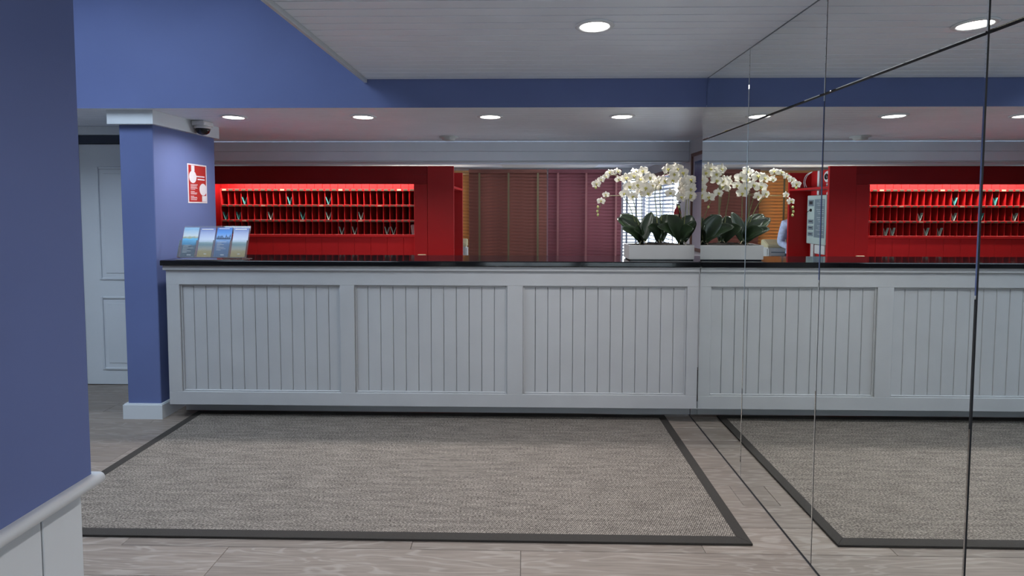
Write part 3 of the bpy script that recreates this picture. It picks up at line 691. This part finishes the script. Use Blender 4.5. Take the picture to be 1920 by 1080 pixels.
# picture on the right wall of the office
pf = thing('framed_picture', (XR, 1.3, 1.5), 'tall brown framed picture with blue print on the office side wall', 'picture')
for a, b, c, d_ in ((1.50, 1.53, 1.06, 1.965), (.90, .93, 1.06, 1.965), (.931, 1.499, 1.06, 1.09), (.931, 1.499, 1.935, 1.965)):
    box('frame_bar', XR-.025, XR-.0005, a, b, c, d_, M['frame'], pf, bev=.003)
box('mat_board', XR-.010, XR-.001, .93, 1.50, 1.09, 1.935, M['matpale'], pf)
box('print', XR-.0115, XR-.0102, .98, 1.455, 1.60, 1.885, M['glossblue'], pf)
# fire extinguisher
fe = thing('fire_extinguisher', (XR-.06, 1.80, 1.13), 'red fire extinguisher hung on the office wall behind the orchids', 'extinguisher')
ex, ey = XR-.062, 1.80
lathe('cylinder', [(.030, 0), (.036, .006), (.036, .25), (.030, .28), (.016, .30), (.014, .315)], (ex, ey, 1.16), M['extred'], fe)
lathe('label_band', [(.0368, 0), (.0368, .03)], (ex, ey, 1.365), M['cream'], fe)
box('valve', ex-.012, ex+.012, ey-.03, ey+.02, 1.474, 1.50, M['metal'], fe, bev=.003)
box('lever', ex-.008, ex+.008, ey-.085, ey-.01, 1.505, 1.515, M['blackplastic'], fe, bev=.002)
tube('hose', spline([(ex, ey-.03, 1.487), (ex, ey-.07, 1.46), (ex, ey-.062, 1.35), (ex, ey-.05, 1.24)]), .007, M['blackplastic'], fe)
box('bracket', ex+.037, XR-.0005, ey-.02, ey+.02, 1.28, 1.34, M['metal'], fe)

# side table with printer
tb = thing('side_table', (-2.2, 3.28, 0), 'small beige table under the printer by the window', 'table')
box('top', -2.62, -1.86, 3.13, 3.36, .72, .745, M['beige'], tb, bev=.003)
for x in (-2.60, -1.92):
    for y in (3.15, 3.30): box('leg', x, x+.04, y, y+.04, 0, .7198, M['beige'], tb)
pr = thing('printer', (-2.1, 3.24, .746), 'cream desktop printer by the window, seen in the mirror', 'printer')
bm = bmesh.new(); abox(bm, -2.34, -1.875, 3.14, 3.345, .746, .965)
bmesh.ops.bevel(bm, geom=bm.edges[:], offset=.015, segments=2, affect='EDGES'); mesh('body', bm, M['whiteplastic'], pr)
bm = bmesh.new(); A = [(3.14, .966), (3.34, .966), (3.34, 1.055), (3.27, 1.065), (3.14, 1.0)]
f0 = [bm.verts.new((-2.335, *p)) for p in A]; f1 = [bm.verts.new((-1.88, *p)) for p in A]
for i in range(5): j = (i+1) % 5; bm.faces.new((f0[i], f0[j], f1[j], f1[i]))
bm.faces.new(f0); bm.faces.new(f1[::-1]); bmesh.ops.recalc_face_normals(bm, faces=bm.faces)
bmesh.ops.bevel(bm, geom=bm.edges[:], offset=.008, segments=2, affect='EDGES'); mesh('lid', bm, M['cream'], pr)
box('display', -2.20, -2.03, 3.134, 3.139, .972, .993, M['screen'], pr)
box('tray_slot', -2.30, -1.92, 3.134, 3.140, .905, .915, M['screen'], pr); box('tray_slot', -2.30, -1.92, 3.134, 3.140, .86, .867, M['screen'], pr)

# ------------------------------------------------------------------ person behind the shelf unit (only a shoulder shows, in the mirror)
def person(cx, cy):
    t = thing('person', (cx, cy, 0), 'person in a pale blue shirt standing behind the red shelf unit', 'person')
    V = []; E = []; R = []
    def v(p, r, par=None):
        V.append((cx+p[0], cy+p[1], p[2])); R.append(r)
        if par is not None: E.append((par, len(V)-1))
        return len(V)-1
    pel = v((0, 0, .86), (.155, .115)); ab = v((0, 0, 1.0), (.145, .105), pel); ch = v((0, .0, 1.17), (.165, .115), ab)
    up = v((0, .0, 1.28), (.145, .085), ch); nk = v((0, 0, 1.36), (.055, .055), up); hd0 = v((0, -.01, 1.43), (.066, .078), nk); hd1 = v((0, -.015, 1.51), (.072, .085), hd0); v((0, -.01, 1.575), (.045, .055), hd1)
    for s in (-1, 1):
        sh = v((s*.165, 0, 1.265), (.062, .062), up); el = v((s*.215, .015, 1.03), (.048, .048), sh); wr = v((s*.15, -.17, .98), (.030, .034), el)
        pm = v((s*.125, -.235, .975), (.020, .036), wr)
        for k in range(4): 
            f1 = v((s*(.118-.004*k), -.275, .997-.016*k), (.0085, .0085), pm); v((s*(.108-.004*k), -.30+.003*abs(k-1), .985-.016*k), (.007, .007), f1)
        th = v((s*.098, -.235, 1.003), (.010, .010), pm); v((s*.085, -.262, 1.012), (.008, .008), th)
        hp = v((s*.085, 0, .78), (.092, .098), pel); kn = v((s*.09, -.01, .45), (.060, .062), hp); an = v((s*.09, .01, .085), (.042, .045), kn); ft = v((s*.095, -.06, .045), (.040, .040), an); v((s*.10, -.15, .035), (.036, .030), ft)
    me = bpy.data.meshes.new('body'); me.from_pydata(V, E, []); me.update()
    o = bpy.data.objects.new('body', me); C.objects.link(o)
    sk = o.modifiers.new('skin', 'SKIN'); sk.use_smooth_shade = True
    for i, r in enumerate(R): me.skin_vertices[0].data[i].radius = r
    me.skin_vertices[0].data[0].use_root = True
    sb = o.modifiers.new('sub', 'SUBSURF'); sb.levels = 2; sb.render_levels = 2
    dg = bpy.context.evaluated_depsgraph_get(); ev = bpy.data.meshes.new_from_object(o.evaluated_get(dg)); bpy.data.objects.remove(o)
    ev.materials.clear()
    for k in ('shirt', 'trousers', 'skin'): ev.materials.append(M[k])
    for p in ev.polygons:
        c = p.center; lx = c.x-cx; ly = c.y-cy
        p.use_smooth = True
        p.material_index = 2 if (c.z > 1.345 or (ly < -.185 and c.z > .9)) else (1 if c.z < .90 else 0)
    b = link('body', ev, t)
    bm = bmesh.new(); bmesh.ops.create_uvsphere(bm, u_segments=20, v_segments=14, radius=.1)
    for w in bm.verts: w.co = Vector((cx+w.co.x*.86, cy+.012+w.co.y*1.0, 1.53+w.co.z*.78))
    bmesh.ops.delete(bm, geom=[w for w in bm.verts if w.co.z < 1.545 and w.co.y < cy-.01], context='VERTS')
    mesh('hair', bm, M['hair'], t, True)
    for s in (-1, 1):
        lathe('eye', [(.002, -.003), (.009, 0), (.002, .003)], (cx+s*.028, cy-.094, 1.495), M['paper'], t, axis='Y', n=12)
        lathe('ear', [(.006, -.006), (.020, 0), (.006, .006)], (cx+s*.074, cy, 1.488), M['skin'], t, axis='X', n=12)
    lathe('nose', [(.013, 0), (.010, .012), (.003, .034)], (cx, cy-.102, 1.455), M['skin'], t, n=10)
    box('mouth', cx-.022, cx+.022, cy-.096, cy-.088, 1.425, 1.432, mat('lips', (.35, .10, .09), .5), t)
    return t
person(-2.185, 3.0)

# ------------------------------------------------------------------ orchids in planter
QX0, QX1, QY0, QY1, QZ0, QZ1 = -.452, -.012, .078, .268, 1.1004, 1.203
pt = thing('planter', ((QX0+QX1)/2, (QY0+QY1)/2, QZ0), 'low rectangular white planter on the worktop against the mirror', 'planter')
w_ = .008
box('side_wall', QX0, QX1, QY0, QY0+w_, QZ0+.006, QZ1, M['planter'], pt, bev=.0015); box('side_wall', QX0, QX1, QY1-w_, QY1, QZ0+.006, QZ1, M['planter'], pt, bev=.0015)
box('end_wall', QX0, QX0+w_, QY0+w_, QY1-w_, QZ0+.006, QZ1, M['planter'], pt); box('end_wall', QX1-w_, QX1, QY0+w_, QY1-w_, QZ0+.006, QZ1, M['planter'], pt)
box('foot_plinth', QX0+.010, QX1-.004, QY0+.008, QY1-.008, QZ0, QZ0+.0058, M['blackplastic'], pt)
bm = bmesh.new(); nx, ny = 36, 16; gr = []
for i in range(nx+1):
    r_ = []
    for j in range(ny+1):
        u, v_ = i/nx, j/ny
        z = 1.186+.030*math.sin(math.pi*u)**.7*math.sin(math.pi*v_)**.6+random.uniform(-.004, .004)
        r_.append(bm.verts.new((QX0+w_+u*(QX1-QX0-2*w_), QY0+w_+v_*(QY1-QY0-2*w_), z)))
    gr.append(r_)
for i in range(nx):
    for j in range(ny): bm.faces.new((gr[i][j], gr[i+1][j], gr[i+1][j+1], gr[i][j+1]))
setp(mesh('soil', bm, M['soil'], pt), kind=None)

def petal(bm, L_, Wd, ang, lift, z0=.0):      # a petal in the flower's local frame, flower faces -Y
    n, mseg = 6, 4; rows = []
    d = Vector((math.cos(ang), 0, math.sin(ang))); s = Vector((-math.sin(ang), 0, math.cos(ang)))
    for i in range(n+1):
        t = i/n; wd = Wd*math.sin(math.pi*min(1, t*.86+.10))**.75*(1 if t < .98 else .5)
        row_ = []
        for j in range(mseg+1):
            w = (j/mseg-.5)*2
            row_.append(bm.verts.new(d*(.004+L_*t)+s*(w*wd*.5)+Vector((0, -lift*math.sin(t*2.2)+.006*t*t*4*abs(w)**2*.5+z0, 0))))
        rows.append(row_)
    for a, b in zip(rows, rows[1:]):
        for j in range(mseg): bm.faces.new((a[j], a[j+1], b[j+1], b[j]))
bm = bmesh.new()
for a in (90, 214, 326): petal(bm, .040, .027, math.radians(a), .004, .002)
for a in (12, 168): petal(bm, .043, .046, math.radians(a), .007, -.001)
FL = bpy.data.meshes.new('flower'); bm.to_mesh(FL); bm.free(); FL.materials.append(M['petal'])
for p in FL.polygons: p.use_smooth = True
bm = bmesh.new()
alathe(bm, [(.001, .012), (.005, .008), (.006, .0), (.003, -.006)], (0, -.006, 0), 'Y', 10)
atube(bm, [(0, -.008, -.004), (0, -.014, -.012), (0, -.012, -.020)], [.005, .0055, .002], 8)
for s in (-1, 1): atube(bm, [(0, -.008, -.004), (s*.007, -.012, -.004), (s*.009, -.015, .003)], [.004, .0045, .002], 8)
LIP = bpy.data.meshes.new('lip'); bm.to_mesh(LIP); bm.free(); LIP.materials.append(M['lip'])
for p in LIP.polygons: p.use_smooth = True
bm = bmesh.new(); bmesh.ops.create_uvsphere(bm, u_segments=10, v_segments=8, radius=.008)
for v in bm.verts: v.co.z *= 1.3
BUD = bpy.data.meshes.new('bud'); bm.to_mesh(BUD); bm.free(); BUD.materials.append(M['bud'])
for p in BUD.polygons: p.use_smooth = True
rf = random.Random(11)
def flower(parent, pos, face, scale):
    q_ = Vector(face).normalized().to_track_quat('-Y', 'Z') @ Quaternion((0, 1, 0), rf.uniform(-.4, .4))
    o = bpy.data.objects.new('flower', FL); C.objects.link(o); o.parent = parent; o.location = Vector(pos)-ROOT[parent.name]
    o.rotation_mode = 'QUATERNION'; o.rotation_quaternion = q_; o.scale = (scale,)*3
    l_ = bpy.data.objects.new('lip', LIP); C.objects.link(l_); l_.parent = o
def leaf(parent, base, tip, width, droop, side):
    base = Vector(base); tip = Vector(tip); bm = bmesh.new(); n = 10; rows = []
    ax = (tip-base); sd = Vector(side).normalized(); nrm = ax.cross(sd).normalized()
    if nrm.z < 0: nrm = -nrm
    for i in range(n+1):
        t = i/n; c = base+ax*t+Vector((0, 0, 1))*droop*math.sin(math.pi*t)
        wd = width*(math.sin(math.pi*min(1, t*.80+.14))**.65)*(1-.25*t**6)*.5
        if i == n: wd *= .45
        rows.append([bm.verts.new(c+sd*wd*w+nrm*(abs(w)**1.5)*wd*.38) for w in (-1, -.55, 0, .55, 1)])
    for a, b in zip(rows, rows[1:]):
        for j in range(4): bm.faces.new((a[j], a[j+1], b[j+1], b[j]))
    o = mesh('leaf', bm, M['leaf'], parent, True)
    sm = o.modifiers.new('thick', 'SOLIDIFY'); sm.thickness = .0022
    return o
def P(u, v, y): return at(u, v, Y=y)
ORCH = [
 dict(label='white orchid at the left end of the planter with long drooping sprays', base=(1203, 455, .165),
  leaves=[((1157, 409), .15, .080, .02), ((1163, 402), .19, .085, .03), ((1166, 428), .10, .06, .02), ((1222, 398), .19, .070, .01), ((1196, 425), .30, .09, .03), ((1190, 432), .03, .07, .03)],
  stems=[([(1203, 452, .165), (1193, 400, .17), (1181, 355, .16), (1160, 331, .14), (1140, 330, .13), (1117, 347, .12)],
          [(1118, 345, .11), (1127, 337, .11), (1136, 331, .11), (1143, 324, .13), (1158, 322, .12), (1160, 336, .12)], [(1117, 352, .115)]),
         ([(1201, 452, .17), (1187, 405, .17), (1172, 372, .15), (1152, 367, .13), (1135, 371, .12), (1123, 392, .12), (1121, 402, .12)],
          [(1136, 365, .11), (1127, 377, .11)], [(1121, 388, .12), (1120, 396, .12), (1121, 403, .12)]),
         ([(1206, 452, .17), (1203, 400, .19), (1205, 355, .19), (1216, 332, .18)],
          [(1174, 334, .13), (1188, 331, .12), (1205, 321, .14), (1218, 333, .13), (1222, 348, .14), (1180, 350, .13), (1196, 347, .12), (1211, 352, .12), (1187, 368, .12), (1214, 362, .13), (1202, 337, .16), (1171, 363, .13), (1200, 360, .2), (1225, 338, .2), (1192, 322, .2)], [])]),
 dict(label='white orchid in the middle of the planter with a dense upper cluster', base=(1236, 455, .20),
  leaves=[((1222, 405), .22, .07, .03), ((1252, 402), .24, .075, .03), ((1215, 425), .12, .08, .03)],
  stems=[([(1235, 452, .2), (1231, 400, .2), (1228, 362, .19), (1236, 338, .18), (1252, 322, .17), (1270, 316, .17)],
          [(1253, 317, .14), (1264, 326, .13), (1270, 317, .16), (1280, 324, .15), (1261, 338, .14), (1245, 339, .16), (1237, 341, .18), (1276, 334, .2), (1266, 314, .21)], []),
         ([(1238, 452, .2), (1240, 410, .22), (1237, 365, .22), (1240, 345, .22)], [(1236, 350, .2), (1228, 352, .23)], [])]),
 dict(label='white orchid at the mirror end of the planter with a full low cluster', base=(1277, 455, .17),
  leaves=[((1252, 403), .14, .095, .02), ((1306, 404), .18, .09, .02), ((1318, 414), .09, .06, .01), ((1233, 424), .10, .075, .025), ((1282, 420), .31, .09, .03), ((1300, 428), .04, .07, .03)],
  stems=[([(1277, 452, .17), (1279, 415, .165), (1270, 385, .16), (1262, 366, .16)], [(1257, 362, .14), (1276, 370, .13)], [(1273, 388, .15)]),
         ([(1279, 452, .16), (1284, 410, .16), (1288, 370, .15), (1300, 348, .14), (1311, 345, .13)],
          [(1287, 337, .13), (1302, 338, .12), (1297, 350, .13), (1310, 354, .11), (1315, 366, .11), (1306, 369, .12), (1313, 340, .15), (1300, 358, .19), (1292, 345, .2), (1311, 356, .21)], [(1318, 382, .12)]),
         ([(1280, 452, .18), (1292, 405, .22), (1298, 365, .24), (1300, 345, .25)], [(1300, 342, .25), (1306, 352, .27), (1296, 352, .27), (1290, 362, .28)], [])])]
for od in ORCH:
    u, v, yb_ = od['base']; b = P(u, v, yb_); b.z = max(b.z, 1.205)
    t = thing('orchid', b, od['label'], 'orchid', 'orchids in the white planter')
    tube('crown', [b+Vector((0, 0, -.012)), b+Vector((0, 0, .03))], [.016, .012], M['leaf'], t, 10)
    for (tu, tv), ty, wd, dr in od['leaves']:
        tip = P(tu, tv, ty); tip.x = min(tip.x, -.006)
        ax = tip-b; sd = ax.cross(Vector((0, 0, 1)))
        sd = ax.cross(Vector((0, -.80, .60)))
        leaf(t, b+Vector((0, 0, .012)), tip, wd*1.25, dr, sd)
    for k in range(5):
        a = k*1.3+u; tube('root', spline([b+Vector((0, 0, .004)), b+Vector((.02*math.cos(a), .02*math.sin(a), .012)), b+Vector((.042*math.cos(a), .035*math.sin(a), -.012))], 4), .0028, M['root'], t, 6)
    for path, fl_, bd in od['stems']:
        pts = [P(*p) for p in path]; pts[0].z = max(pts[0].z, 1.205)
        for p in pts: p.x = min(p.x, -.012)
        sp_ = spline(pts, 7); nn = len(sp_)
        tube('flower_stem', sp_, [.0032-.0017*i/nn for i in range(nn)], M['stem'], t, 7)
        for fu, fv, fy in fl_:
            pos = P(fu, fv, fy); pos.x = min(pos.x, -.035)
            near = min(sp_, key=lambda q: (q-pos).length)
            out = (pos-near); face = Vector((rf.uniform(-.35, .45), -1, rf.uniform(-.35, .25))) if fy < .185 else Vector((rf.uniform(.3, 1), rf.uniform(-.6, .5), rf.uniform(-.2, .2)))
            face += out.normalized()*.35 if out.length > .001 else Vector()
            if pos.x > -.05: face.x = min(face.x, .1)
            flower(t, pos, face, rf.uniform(.80, 1.0) if fu > 1165 else rf.uniform(.55, .75))
            if out.length > .006: tube('pedicel', [near, (near+pos)/2+Vector((0, 0, .004)), pos+Vector((0, .002, 0))], .0013, M['stem'], t, 5)
        for bu, bv, by in bd:
            o = bpy.data.objects.new('bud', BUD); C.objects.link(o); o.parent = t; o.location = P(bu, bv, by)-b
